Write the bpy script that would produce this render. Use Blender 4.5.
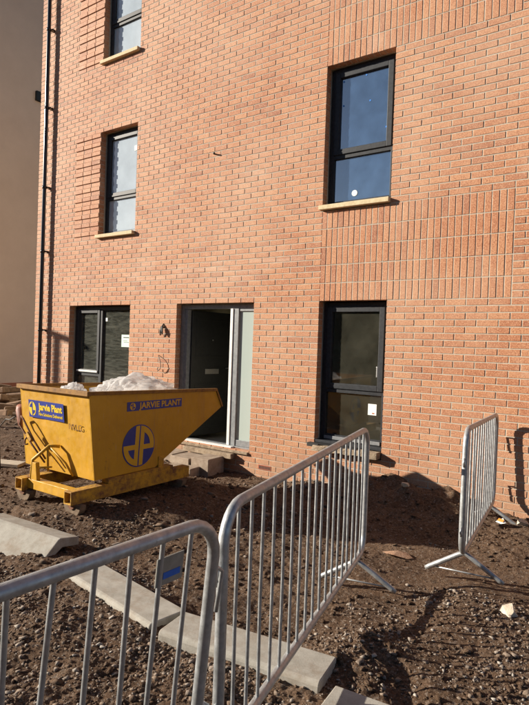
import bpy, bmesh, math, random
import numpy as np
from mathutils import Vector, Matrix

for o in list(bpy.data.objects):
    bpy.data.objects.remove(o)
random.seed(7)
rng = np.random.default_rng(11)
S = bpy.context.scene
C = S.collection
R = math.radians

# ---------------------------------------------------------------- camera
F_PX, W_PX, H_PX = 560.15, 529, 705
cam_d = bpy.data.cameras.new('camera')
cam = bpy.data.objects.new('camera', cam_d)
C.objects.link(cam)
cam_right = Vector((0.81779, 0.57449, 0.03443))
cam_up = Vector((-0.03595, -0.00871, 0.99932))
cam_fwd = Vector((-0.57440, 0.81847, -0.01353))
CAM = Vector((3.5006, -6.1438, 1.6749))
m = Matrix.Identity(4)
for i in range(3):
    m[i][0], m[i][1], m[i][2], m[i][3] = cam_right[i], cam_up[i], -cam_fwd[i], CAM[i]
cam.matrix_world = m
cam_d.sensor_fit = 'VERTICAL'
cam_d.sensor_height = 36
cam_d.lens = 36 * F_PX / H_PX
cam_d.clip_start = 0.05
cam_d.clip_end = 2000
S.camera = cam
S.render.resolution_x, S.render.resolution_y = 768, 1024

# ---------------------------------------------------------------- light
SUN_AZ, SUN_EL = R(61), R(20)          # azimuth measured from the wall normal towards the left
to_sun = Vector((-math.sin(SUN_AZ) * math.cos(SUN_EL), -math.cos(SUN_AZ) * math.cos(SUN_EL), math.sin(SUN_EL)))
world = bpy.data.worlds.new('World')
S.world = world
world.use_nodes = True
wn = world.node_tree
sky = wn.nodes.new('ShaderNodeTexSky')
sky.sky_type = 'NISHITA'
sky.sun_disc = False
sky.sun_elevation = SUN_EL
sky.sun_rotation = math.atan2(to_sun.x, to_sun.y)
sky.air_density = 0.75
sky.dust_density = 0.25
bg = wn.nodes['Background']
bg.inputs['Strength'].default_value = 0.05
wn.links.new(sky.outputs[0], bg.inputs['Color'])
sun_d = bpy.data.lights.new('sun', 'SUN')
sun_d.energy = 5.0
sun_d.angle = R(0.53)
sun_d.color = (1.0, 0.90, 0.76)
sun = bpy.data.objects.new('sun', sun_d)
C.objects.link(sun)
sun.rotation_euler = to_sun.to_track_quat('Z', 'Y').to_euler()
S.view_settings.view_transform = 'Standard'
S.view_settings.look = 'None'
S.view_settings.gamma = 1
S.view_settings.exposure = 1.0

# ---------------------------------------------------------------- materials
class Mat:
    def __init__(self, name, col=(.5, .5, .5), rough=.7, metal=0.0, spec=.5):
        self.m = bpy.data.materials.new(name)
        self.m.use_nodes = True
        self.t = self.m.node_tree
        self.b = self.t.nodes['Principled BSDF']
        self.out = self.t.nodes['Material Output']
        self.b.inputs['Base Color'].default_value = (*col, 1)
        self.b.inputs['Roughness'].default_value = rough
        self.b.inputs['Metallic'].default_value = metal
        self.b.inputs['Specular IOR Level'].default_value = spec
        self.geo = None
    def n(self, kind, **kw):
        nd = self.t.nodes.new(kind)
        for k, v in kw.items():
            setattr(nd, k, v)
        return nd
    def l(self, a, b):
        self.t.links.new(a, b)
    def pos(self):
        if not self.geo:
            self.geo = self.n('ShaderNodeNewGeometry')
        return self.geo.outputs['Position']
    def obj(self):
        return self.n('ShaderNodeTexCoord').outputs['Object']
    def noise(self, scale, detail=4, rough=.6, vec=None, dist=0.0):
        nd = self.n('ShaderNodeTexNoise')
        nd.inputs['Scale'].default_value = scale
        nd.inputs['Detail'].default_value = detail
        nd.inputs['Roughness'].default_value = rough
        nd.inputs['Distortion'].default_value = dist
        self.l(vec if vec is not None else self.pos(), nd.inputs['Vector'])
        return nd.outputs['Fac']
    def voro(self, scale, vec=None, feature='F1', out='Distance'):
        nd = self.n('ShaderNodeTexVoronoi', feature=feature)
        nd.inputs['Scale'].default_value = scale
        self.l(vec if vec is not None else self.pos(), nd.inputs['Vector'])
        return nd.outputs[out]
    def ramp(self, fac, stops, interp='LINEAR'):
        nd = self.n('ShaderNodeValToRGB')
        nd.color_ramp.interpolation = interp
        e = nd.color_ramp.elements
        while len(e) < len(stops):
            e.new(.5)
        for el, (p, c) in zip(e, stops):
            el.position = p
            el.color = (*c, 1) if len(c) == 3 else c
        self.l(fac, nd.inputs['Fac'])
        return nd.outputs['Color']
    def mix(self, fac, a, b, blend='MIX'):
        nd = self.n('ShaderNodeMix', data_type='RGBA', blend_type=blend)
        for sock, v in ((nd.inputs['Factor'], fac), (nd.inputs['A'], a), (nd.inputs['B'], b)):
            if isinstance(v, (int, float)):
                sock.default_value = v
            elif isinstance(v, tuple):
                sock.default_value = (*v, 1)
            else:
                self.l(v, sock)
        return nd.outputs['Result']
    def maprange(self, v, a, b, c=0., d=1.):
        nd = self.n('ShaderNodeMapRange')
        for i, x in enumerate((a, b, c, d)):
            nd.inputs[i + 1].default_value = x
        self.l(v, nd.inputs[0])
        return nd.outputs[0]
    def attr(self, name):
        nd = self.n('ShaderNodeAttribute', attribute_name=name)
        return nd.outputs['Fac']
    def color(self, sock):
        self.l(sock, self.b.inputs['Base Color'])
        return self
    def rough(self, sock):
        self.l(sock, self.b.inputs['Roughness'])
        return self
    def bump(self, h, strength=.5, dist=.01, prev=None):
        nd = self.n('ShaderNodeBump')
        nd.inputs['Strength'].default_value = strength
        nd.inputs['Distance'].default_value = dist
        self.l(h, nd.inputs['Height'])
        if prev is not None:
            self.l(prev, nd.inputs['Normal'])
        self.l(nd.outputs[0], self.b.inputs['Normal'])
        return nd.outputs[0]

M = {}
def wall_wear(a, c, smear=.75):
    """pale mortar smears along the first lift and mud splashed up from the ground"""
    g = a.n('ShaderNodeSeparateXYZ'); a.l(a.pos(), g.inputs[0])
    mp = a.n('ShaderNodeMapping'); mp.inputs['Scale'].default_value = (1.1, 1, 13); a.l(a.pos(), mp.inputs['Vector'])
    st = a.noise(1.0, 4, .6, mp.outputs[0])
    d1 = a.maprange(g.outputs['Z'], 2.40, 2.72); d2 = a.maprange(g.outputs['Z'], 3.05, 2.78)
    k = a.n('ShaderNodeMath', operation='MULTIPLY'); a.l(d1, k.inputs[0]); a.l(d2, k.inputs[1])
    k2 = a.n('ShaderNodeMath', operation='MULTIPLY'); a.l(k.outputs[0], k2.inputs[0]); a.l(a.maprange(st, .5, .66, 0, smear), k2.inputs[1])
    x1 = a.maprange(g.outputs['X'], -.1, -.5); k3 = a.n('ShaderNodeMath', operation='MULTIPLY'); a.l(k2.outputs[0], k3.inputs[0]); a.l(x1, k3.inputs[1])
    c = a.mix(k3.outputs[0], c, (.66, .55, .45))
    sm = a.noise(2.4, 5, .65)
    c = a.mix(a.maprange(sm, .60, .74, 0, .30), c, (.60, .46, .36))
    sp = a.noise(5, 6, .7)
    mz = a.maprange(g.outputs['Z'], .75, .0, 0, 1)
    k4 = a.n('ShaderNodeMath', operation='MULTIPLY'); a.l(mz, k4.inputs[0]); a.l(a.maprange(sp, .40, .62, .05, .8), k4.inputs[1])
    return a.mix(k4.outputs[0], c, (.36, .22, .14))
def brick_mat():
    a = Mat('brick', rough=.72, spec=.4)
    r = a.attr('rnd')
    base = a.ramp(r, [(0, (.32, .115, .056)), (.10, (.375, .142, .066)), (.4, (.425, .170, .078)), (.65, (.465, .200, .094)),
                      (.88, (.50, .235, .115)), (.97, (.44, .18, .086)), (1., (.38, .15, .075))])
    sp = a.noise(72, 4, .66)
    c = a.mix(a.maprange(sp, .52, .62, 0, .8), base, (.23, .075, .038))
    c = a.mix(a.maprange(sp, .47, .36, 0, .85), c, (.62, .36, .21))
    big = a.noise(14, 3, .6)
    c = a.mix(a.maprange(big, .45, .75, 0, .35), c, (.58, .34, .20))
    st = a.noise(.55, 4, .6)
    c = a.mix(a.maprange(st, .42, .68, 0, .42), c, (.61, .41, .28))
    a.color(wall_wear(a, c, .28))
    h = a.noise(110, 5, .7)
    a.bump(h, .75, .006)
    return a.m
M['brick'] = brick_mat()
a = Mat('mortar', rough=.95, spec=.2)
a.color(wall_wear(a, a.ramp(a.noise(9, 5, .7), [(.25, (.36, .325, .265)), (.55, (.47, .435, .36)), (.8, (.58, .545, .465))])))
a.bump(a.noise(220, 3), .5, .004)
M['mortar'] = a.m
a = Mat('frame_anthracite', rough=.55, spec=.3)
a.color(a.ramp(a.noise(30, 4, .7), [(.35, (.016, .018, .022)), (.75, (.035, .038, .044))]))
M['frame'] = a.m
a = Mat('grey_frame', rough=.5)
a.color(a.ramp(a.noise(25, 4), [(.35, (.16, .17, .18)), (.7, (.24, .25, .26))]))
M['grey_frame'] = a.m
a = Mat('white_frame', rough=.5)
a.color(a.ramp(a.noise(18, 4), [(.35, (.62, .62, .60)), (.7, (.76, .76, .74))]))
M['white'] = a.m
a = Mat('cast_stone', rough=.9)
a.color(a.ramp(a.noise(26, 5, .7), [(.3, (.50, .39, .23)), (.6, (.64, .53, .34)), (.85, (.70, .62, .45))]))
a.bump(a.noise(180, 3), .4, .003)
M['sill'] = a.m
a = Mat('dirty_stone', rough=.95)
a.color(a.ramp(a.noise(16, 5, .75), [(.3, (.16, .11, .07)), (.55, (.34, .26, .18)), (.8, (.48, .40, .30))]))
a.bump(a.noise(60, 5, .7), .8, .02)
M['dirty_stone'] = a.m

def glass_mat(name, tint=(.9, .93, .92), ior=1.75, film=None, film_col=(.7, .75, .78), painted_haze=.03):
    a = Mat(name)
    t = a.t
    tr = a.n('ShaderNodeBsdfTransparent'); tr.inputs[0].default_value = (*tint, 1)
    gl = a.n('ShaderNodeBsdfGlossy'); gl.inputs['Roughness'].default_value = .012
    gl.inputs['Color'].default_value = (1, 1, 1, 1)
    bp = a.n('ShaderNodeBump'); bp.inputs['Strength'].default_value = .008; bp.inputs['Distance'].default_value = .02
    a.l(a.noise(1.6, 2), bp.inputs['Height']); a.l(bp.outputs[0], gl.inputs['Normal'])
    fr = a.n('ShaderNodeFresnel'); fr.inputs[0].default_value = ior
    mx = a.n('ShaderNodeMixShader')
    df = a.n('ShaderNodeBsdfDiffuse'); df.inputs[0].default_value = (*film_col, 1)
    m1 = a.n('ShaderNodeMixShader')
    if film == 'painted_haze':  # diffuse tint that puts haze and reflected light into the pane colour
        a.l(a.maprange(a.noise(5, 6, .6), .35, .8, painted_haze * .6, painted_haze * 1.4), m1.inputs[0])
    elif film == 'swirl':
        mp = a.n('ShaderNodeMapping'); mp.inputs['Rotation'].default_value = (0, .5, 0); mp.inputs['Scale'].default_value = (1.2, 1, 7); a.l(a.pos(), mp.inputs['Vector'])
        a.l(a.maprange(a.noise(2.6, 5, .65, mp.outputs[0], 1.2), .40, .74, .06, .20), m1.inputs[0])
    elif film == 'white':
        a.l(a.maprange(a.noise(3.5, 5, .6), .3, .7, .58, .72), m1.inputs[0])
    elif film == 'frost':
        m1.inputs[0].default_value = .82
    else:
        m1.inputs[0].default_value = .02
    a.l(tr.outputs[0], m1.inputs[1]); a.l(df.outputs[0], m1.inputs[2])
    a.l(fr.outputs[0], mx.inputs[0]); a.l(m1.outputs[0], mx.inputs[1]); a.l(gl.outputs[0], mx.inputs[2])
    a.l(mx.outputs[0], a.out.inputs['Surface'])
    return a.m
M['glass'] = glass_mat('glass_clear', film='painted_haze', film_col=(.58, .56, .42), painted_haze=.06)  # olive tint painted on to lift the brightness of the pane
M['glass_blue'] = glass_mat('glass_coated', tint=(.55, .66, .75), ior=3.8, film='painted_haze', film_col=(.26, .50, .95), painted_haze=.14)  # blue tint painted on to strengthen the sky reflection
M['glass_swirl'] = glass_mat('glass_smeared', film='swirl', film_col=(.55, .57, .48))
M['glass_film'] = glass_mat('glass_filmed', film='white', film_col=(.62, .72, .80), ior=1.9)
M['glass_frost'] = glass_mat('glass_frosted', film='frost', film_col=(.47, .55, .52), ior=1.5)

def simple(name, c1, c2, scale=12, rough=.8, metal=0, bump=0, bscale=60, detail=5):
    a = Mat(name, rough=rough, metal=metal)
    a.color(a.ramp(a.noise(scale, detail, .65), [(.3, c1), (.72, c2)]))
    if bump:
        a.bump(a.noise(bscale, 4, .65), bump, .01)
    return a.m
M['brown_stone'] = simple('brown_stone', (.13, .075, .042), (.30, .185, .115), 9, .95, 0, .8, 40)
M['plaster'] = simple('interior_plaster', (.50, .46, .34), (.58, .54, .42), 3)
M['floorboard'] = simple('interior_floor', (.22, .21, .20), (.30, .29, .27), 5)
M['door'] = simple('door_black', (.012, .014, .015), (.022, .024, .025), 20, .45)
M['steel'] = simple('brushed_steel', (.5, .5, .5), (.62, .62, .62), 40, .35, .9)
M['pipe'] = simple('pipe_black', (.012, .012, .014), (.028, .028, .03), 30, .22)
M['render'] = simple('beige_render', (.66, .455, .345), (.73, .515, .395), 1.2, .95, 0, .5, 160)
M['dark'] = simple('dark_void', (.012, .012, .012), (.02, .02, .02), 10, .7)
M['paper'] = simple('paper', (.72, .76, .74), (.8, .82, .8), 30, .8)
M['paper_green'] = simple('paper_pale_green', (.55, .72, .66), (.62, .78, .72), 30, .8)
M['ink'] = simple('printed_ink', (.03, .03, .04), (.05, .05, .06), 30, .8)
M['blue_dot'] = simple('blue_sticker', (.01, .16, .55), (.02, .2, .62), 30, .5)
M['terracotta'] = simple('terracotta', (.34, .10, .055), (.42, .15, .08), 40, .9)
M['cable'] = simple('cable_dark', (.03, .025, .02), (.06, .05, .045), 40, .6)
M['timber'] = simple('timber_pale', (.42, .36, .27), (.58, .52, .42), 14, .85, 0, .4, 90)

a = Mat('skip_yellow', rough=.5)
v = a.obj()
base = a.ramp(a.noise(2.2, 5, .6, v), [(.3, (.48, .245, .008)), (.6, (.57, .305, .012)), (.8, (.62, .36, .03))])
mp = a.n('ShaderNodeMapping'); mp.inputs['Scale'].default_value = (9, 9, .8); a.l(v, mp.inputs['Vector'])
streak = a.noise(1.6, 5, .7, mp.outputs[0])
c = a.mix(a.maprange(streak, .52, .72, 0, .5), base, (.36, .19, .035))
sc = a.n('ShaderNodeMapping'); sc.inputs['Scale'].default_value = (22, 22, 2.2); a.l(v, sc.inputs['Vector'])
c = a.mix(a.maprange(a.noise(1.4, 4, .6, sc.outputs[0]), .66, .74, 0, .5), c, (.42, .36, .28))
c = a.mix(a.maprange(a.noise(11, 6, .75, v), .62, .72, 0, .55), c, (.13, .055, .02))
c = a.mix(a.maprange(a.noise(60, 3, .6, v), .68, .74, 0, .6), c, (.10, .045, .02))
a.color(c)
a.rough(a.maprange(a.noise(14, 4, .6, v), .3, .7, .38, .68))
a.bump(a.noise(3.5, 3, .5, v), .35, .03)
M['yellow'] = a.m
a = Mat('rusty_yellow', rough=.8)
v = a.obj()
c = a.mix(a.maprange(a.noise(9, 6, .75, v), .40, .62), (.56, .31, .025), (.17, .075, .03))
a.color(c); a.bump(a.noise(50, 4, .6, v), .4, .01)
M['rust_yellow'] = a.m
M['rust'] = simple('rust_brown', (.10, .045, .025), (.22, .10, .055), 25, .9, 0, .5, 70)
M['wheel'] = simple('worn_wheel', (.10, .065, .04), (.24, .17, .11), 14, .9, 0, .3)
M['rust_rim'] = simple('worn_rim', (.16, .075, .02), (.36, .18, .03), 14, .8, 0, .3)
M['canister'] = simple('canister_brown', (.17, .06, .04), (.27, .11, .07), 14, .6)
M['sign_blue'] = simple('sign_blue', (.016, .030, .22), (.022, .040, .28), 20, .45)
M['sign_yellow'] = simple('sign_yellow', (.72, .50, .02), (.80, .58, .03), 20, .5)
M['logo_yellow'] = simple('logo_yellow', (.62, .36, .02), (.68, .40, .02), 20, .5)
M['stencil'] = simple('stencil_brown', (.16, .08, .02), (.25, .12, .03), 60, .8)

def plastic():
    a = Mat('polythene', (.86, .87, .88), rough=.32)
    tl = a.n('ShaderNodeBsdfTranslucent'); tl.inputs[0].default_value = (.86, .87, .88, 1)
    tr = a.n('ShaderNodeBsdfTransparent')
    m1 = a.n('ShaderNodeMixShader'); m1.inputs[0].default_value = .55
    a.l(a.b.outputs[0], m1.inputs[1]); a.l(tl.outputs[0], m1.inputs[2])
    m2 = a.n('ShaderNodeMixShader')
    a.l(a.maprange(a.noise(6, 3), .35, .7, .22, .55), m2.inputs[0])
    a.l(m1.outputs[0], m2.inputs[1]); a.l(tr.outputs[0], m2.inputs[2])
    a.bump(a.noise(30, 5, .65, None, 2.5), .8, .02)
    a.l(m2.outputs[0], a.out.inputs['Surface'])
    return a.m
M['plastic'] = plastic()

a = Mat('galvanised', rough=.45, metal=.6)
v = a.pos()
c = a.ramp(a.noise(38, 4, .6, v), [(.3, (.30, .315, .325)), (.55, (.40, .415, .425)), (.8, (.50, .51, .52))])
c = a.mix(a.maprange(a.noise(7, 5, .7, v), .64, .76, 0, .6), c, (.30, .19, .12))
c = a.mix(a.maprange(a.noise(90, 3, .6, v), .62, .72, 0, .5), c, (.22, .20, .18))
a.color(c)
a.rough(a.maprange(a.noise(20, 4, .6, v), .3, .7, .32, .60))
a.bump(a.noise(140, 3, .6, v), .15, .003)
M['galv'] = a.m
M['tag_plate'] = simple('tag_plate_grey', (.24, .235, .21), (.34, .33, .30), 30, .6, .4)
M['tag_blue'] = simple('tag_blue', (.01, .10, .50), (.015, .13, .58), 30, .5)

a = Mat('concrete', rough=.95, spec=.2)
v = a.pos()
c = a.ramp(a.noise(9, 6, .7, v), [(.25, (.26, .245, .21)), (.5, (.35, .33, .29)), (.78, (.44, .42, .375))])
c = a.mix(a.maprange(a.noise(130, 3, .6, v), .60, .70, 0, .55), c, (.20, .19, .165))
c = a.mix(a.maprange(a.noise(5, 6, .75, v), .48, .66, 0, .62), c, (.24, .185, .135))
a.color(c)
a.bump(a.noise(150, 4, .7, v), .35, .004)
M['concrete'] = a.m
a = Mat('concrete_brownish', rough=.95, spec=.2)
v = a.pos()
a.color(a.ramp(a.noise(12, 6, .7, v), [(.25, (.20, .15, .11)), (.5, (.33, .26, .20)), (.8, (.45, .38, .31))]))
a.bump(a.noise(90, 4, .7, v), .6, .008)
M['block'] = a.m

a = Mat('soil', rough=1.0, spec=.15)
v = a.pos()
c = a.ramp(a.noise(2.2, 6, .65, v), [(.28, (.075, .043, .026)), (.5, (.138, .085, .053)), (.75, (.215, .142, .094))])
c = a.mix(a.maprange(a.noise(38, 5, .7, v), .50, .70, 0, .7), c, (.235, .170, .122))
c = a.mix(a.maprange(a.noise(55, 4, .7, v), .50, .34, 0, .8), c, (.036, .020, .013))
vc = a.voro(75, v, out='Color')
sx = a.n('ShaderNodeSeparateColor'); a.l(vc, sx.inputs[0])
c = a.mix(a.maprange(sx.outputs[0], .84, .95, 0, .65), c, (.27, .22, .18))
a.color(c)
b1 = a.bump(a.noise(30, 6, .75, v), .9, .035)
b2 = a.bump(a.voro(85, v), .6, .010, b1)
M['soil'] = a.m
a = Mat('gravel_stone', rough=.95, spec=.2)
c = a.ramp(a.attr('rnd'), [(0, (.075, .047, .031)), (.3, (.125, .086, .060)), (.5, (.185, .140, .105)), (.7, (.215, .175, .145)), (.92, (.27, .235, .20)), (1, (.40, .37, .33))])
c = a.mix(a.maprange(a.noise(90, 4, .7), .5, .75, 0, .5), c, (.095, .06, .04))
a.color(c)
a.bump(a.noise(120, 3), .4, .006)
M['stone'] = a.m
M['pale_rock'] = simple('pale_rock', (.42, .34, .25), (.60, .52, .42), 20, .95, 0, .5, 60)
M['orange_rock'] = simple('sandy_rock', (.30, .17, .10), (.42, .27, .18), 20, .95, 0, .5, 60)
M['leaf'] = simple('leaf_olive', (.035, .048, .018), (.075, .085, .03), 3, .8)

# ---------------------------------------------------------------- mesh helpers
class MB:
    def __init__(self):
        self.v, self.f, self.sm, self.fa = [], [], [], []
    def add(self, vs, fs, smooth=False, val=0.0):
        o = len(self.v)
        self.v.extend([tuple(p) for p in vs])
        for f in fs:
            self.f.append(tuple(i + o for i in f)); self.sm.append(smooth); self.fa.append(val)
        return self
    def box(self, x0, x1, y0, y1, z0, z1, val=0.0):
        vs = [(x, y, z) for z in (z0, z1) for y in (y0, y1) for x in (x0, x1)]
        return self.add(vs, [(0, 2, 3, 1), (4, 5, 7, 6), (0, 1, 5, 4), (2, 6, 7, 3), (0, 4, 6, 2), (1, 3, 7, 5)], val=val)
    def brick(self, x0, x1, z0, z1, y=0.0, d=.1, ch=.004, val=0.0, j=None):
        """box with a chamfered front (towards -Y) and an open back"""
        q = j or [(0, 0)] * 4
        A = [(x0, z0), (x1, z0), (x1, z1), (x0, z1)]
        I = [(x0 + ch + q[0][0], z0 + ch + q[0][1]), (x1 - ch + q[1][0], z0 + ch + q[1][1]), (x1 - ch + q[2][0], z1 - ch + q[2][1]), (x0 + ch + q[3][0], z1 - ch + q[3][1])]
        vs = [(p[0], y, p[1]) for p in I] + [(p[0], y + ch, p[1]) for p in A] + [(p[0], y + d, p[1]) for p in A]
        fs = [(0, 1, 2, 3)]
        for k in range(4):
            n = (k + 1) % 4
            fs.append((k, 4 + k, 4 + n, n)); fs.append((4 + k, 8 + k, 8 + n, 4 + n))
        fs.append((11, 10, 9, 8))
        return self.add(vs, fs, val=val)
    def prism(self, prof, p0, p1, ux, uy):
        """closed 2-D profile (in axes ux, uy) swept from p0 to p1"""
        n = len(prof); p0, p1, ux, uy = Vector(p0), Vector(p1), Vector(ux), Vector(uy)
        vs = [p0 + ux * a + uy * b for a, b in prof] + [p1 + ux * a + uy * b for a, b in prof]
        fs = [(i, (i + 1) % n, n + (i + 1) % n, n + i) for i in range(n)] + [tuple(range(n - 1, -1, -1)), tuple(range(n, 2 * n))]
        return self.add(vs, fs)
    def tube(self, path, r, n=10, closed=False, cap=True):
        P = [Vector(p) for p in path]; N = len(P)
        rs = r if isinstance(r, (list, tuple)) else [r] * N
        T = []
        for i in range(N):
            a = P[(i - 1) % N] if (closed or i > 0) else P[i]
            b = P[(i + 1) % N] if (closed or i < N - 1) else P[i]
            T.append((b - a).normalized())
        u = T[0].orthogonal().normalized(); vs = []
        for i in range(N):
            u = (u - T[i] * u.dot(T[i])).normalized()
            w = T[i].cross(u)
            for k in range(n):
                t = 2 * math.pi * k / n
                vs.append(P[i] + (u * math.cos(t) + w * math.sin(t)) * rs[i])
        fs = []
        for i in range(N if closed else N - 1):
            for k in range(n):
                a, b = i * n + k, i * n + (k + 1) % n
                c2, d2 = ((i + 1) % N) * n + (k + 1) % n, ((i + 1) % N) * n + k
                fs.append((a, b, c2, d2))
        self.add(vs, fs, smooth=True)
        if cap and not closed:
            o = len(self.v) - len(vs)
            self.f.append(tuple(o + k for k in range(n - 1, -1, -1))); self.sm.append(False); self.fa.append(0.)
            self.f.append(tuple(o + (N - 1) * n + k for k in range(n))); self.sm.append(False); self.fa.append(0.)
        return self
    def mesh(self, name, mat=None, rnd=False):
        me = bpy.data.meshes.new(name)
        me.from_pydata(self.v, [], self.f)
        me.polygons.foreach_set('use_smooth', self.sm)
        if rnd:
            at = me.attributes.new('rnd', 'FLOAT', 'FACE'); at.data.foreach_set('value', self.fa)
        if mat:
            me.materials.append(mat)
        me.update()
        return me
    def build(self, name, mat, parent=None, loc=None, rnd=False, bevel=0, fix=True):
        me = self.mesh(name, mat, rnd)
        if fix:
            bm = bmesh.new(); bm.from_mesh(me); bmesh.ops.recalc_face_normals(bm, faces=bm.faces)
            bm.to_mesh(me); bm.free()
        return link(name, me, parent, loc, bevel)

def link(name, me, parent=None, loc=None, bevel=0):
    o = bpy.data.objects.new(name, me)
    C.objects.link(o)
    if parent:
        o.parent = parent
    if loc is not None:
        o.location = loc
    if bevel:
        md = o.modifiers.new('bevel', 'BEVEL'); md.width = bevel; md.segments = 2; md.limit_method = 'ANGLE'; md.angle_limit = R(35)
    return o
def empty(name, loc=(0, 0, 0), rz=0.0):
    o = bpy.data.objects.new(name, None); C.objects.link(o)
    o.location = loc; o.rotation_euler = (0, 0, rz); o.empty_display_size = .2
    return o
def tag(o, label=None, cat=None, group=None, kind=None):
    if label: o['label'] = label
    if cat: o['category'] = cat
    if group: o['group'] = group
    if kind: o['kind'] = kind
    return o
def text_mesh(body, size, mat, name='lettering', bold=0.0, width=None, ext=.0008, shear=0):
    cu = bpy.data.curves.new('t', 'FONT')
    cu.body = body; cu.size = size; cu.align_x = 'CENTER'; cu.align_y = 'CENTER'; cu.offset = bold; cu.extrude = ext; cu.shear = shear
    cu.resolution_u = 3
    ob = bpy.data.objects.new('t', cu); C.objects.link(ob)
    bpy.context.view_layer.update()
    me = bpy.data.meshes.new_from_object(ob.evaluated_get(bpy.context.evaluated_depsgraph_get()))
    bpy.data.objects.remove(ob)
    me.name = name; me.materials.clear(); me.materials.append(mat)
    if width:
        xs = [v.co.x for v in me.vertices]; w = max(xs) - min(xs); c0 = (max(xs) + min(xs)) / 2
        for v in me.vertices:
            v.co.x = (v.co.x - c0) * width / w
    return me
def arc(cx, cz, r, a0, a1, n=6):
    return [(cx + r * math.cos(R(a0 + (a1 - a0) * i / n)), cz + r * math.sin(R(a0 + (a1 - a0) * i / n))) for i in range(n + 1)]

# ---- numpy value noise
def _hash(ix, iy, seed):
    h = (ix.astype(np.int64) * 374761393 + iy.astype(np.int64) * 668265263 + seed * 1274126177) & 0x7fffffff
    h = ((h ^ (h >> 13)) * 1274126177) & 0x7fffffff
    return ((h ^ (h >> 16)) & 0xffff) / 65535.0
def vnoise(x, y, seed=0):
    ix, iy = np.floor(x), np.floor(y); fx, fy = x - ix, y - iy
    fx, fy = fx * fx * (3 - 2 * fx), fy * fy * (3 - 2 * fy)
    a, b = _hash(ix, iy, seed), _hash(ix + 1, iy, seed)
    c, d = _hash(ix, iy + 1, seed), _hash(ix + 1, iy + 1, seed)
    return (a + (b - a) * fx) * (1 - fy) + (c + (d - c) * fx) * fy - .5
def fbm(x, y, sc, oct=5, gain=.5, seed=0):
    s, amp, tot = np.zeros_like(x, dtype=float), 1., 0.
    for i in range(oct):
        s += amp * vnoise(x * sc + 13.7 * i, y * sc - 7.1 * i, seed + i); tot += amp; amp *= gain; sc *= 2.03
    return s / tot

# ---------------------------------------------------------------- ground
def seg_dist(x, y, pts):
    d = np.full_like(x, 1e9)
    for (x0, y0), (x1, y1) in zip(pts[:-1], pts[1:]):
        L2 = (x1 - x0) ** 2 + (y1 - y0) ** 2
        t = np.clip(((x - x0) * (x1 - x0) + (y - y0) * (y1 - y0)) / L2, 0, 1)
        d = np.minimum(d, np.hypot(x - x0 - t * (x1 - x0), y - y0 - t * (y1 - y0)))
    return d
def sstep(a, b, v):
    t = np.clip((v - a) / (b - a), 0, 1); return t * t * (3 - 2 * t)
def ground_z(x, y, fine=True):
    x = np.asarray(x, dtype=float); y = np.asarray(y, dtype=float)
    z = .05 * fbm(x, y, .45, 3, .5, 3)
    near = sstep(16, 9, np.hypot(x - 1, y + 2))
    z = z * (1 + 0 * near)
    # spoil heaped against the foot of the wall right of the door
    ridge = sstep(.15, .75, x) * sstep(2.5, 1.75, x) * sstep(-.95, -.18, y)
    z += ridge * (.175 + .22 * fbm(x, y, 3.6, 4, .55, 9))
    z += .05 * sstep(2.0, 2.6, x) * sstep(-1.6, -.4, y)
    # hollow before the door, raised pad below the skip
    z -= .10 * sstep(-2.2, -1.6, x) * sstep(.1, -.5, x) * sstep(-1.0, -.5, y)
    z += .115 * sstep(1.45, .9, np.hypot((x + 1.35) * .8, y + 2.25)) * sstep(-.45, -1.1, y)
    # low gravel bank in front right
    z += .06 * sstep(2.2, 2.6, x) * sstep(-1.9, -2.5, y)
    # gravelly heap by the end of the kerb
    z += (.11 + .05 * fbm(x, y, 4., 3, .5, 19)) * np.exp(-((x - 2.26) ** 2 / .05 + (y + 3.32) ** 2 / .10))
    # soil banked up in front of the kerb line, lower left
    z += (.05 + .16 * np.clip(fbm(x, y, 1.5, 3, .5, 13), -.2, .4)) * sstep(-3.8, -4.3, y) * sstep(2.3, 1.7, x)
    z += .05 * np.exp(-(seg_dist(x, y, [(-.1, -3.68), (1.25, -3.84), (2.2, -3.74)]) / .28) ** 4)
    if fine:
        z += near * .045 * fbm(x, y, 2.0, 4, .5, 21)
        calm = 1 - .75 * sstep(1.2, 2.2, x) * sstep(-3.6, -3.2, y) * sstep(-1.0, -1.5, y) + .5 * sstep(-1.6, -1.0, y) * sstep(-1.2, -.4, x)
        c = fbm(x, y, 7.5, 5, .6, 31)
        z += near * calm * .040 * c
        cl = np.abs(fbm(x, y, 11., 3, .5, 41)); z += near * calm * .03 * (.12 - cl)
        z += near * .013 * fbm(x, y, 34., 3, .6, 51)
        # trench left of the loose kerb end
        z -= .05 * sstep(.34, .1, np.hypot(x - 2.42, y + 3.62))
    return z
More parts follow.
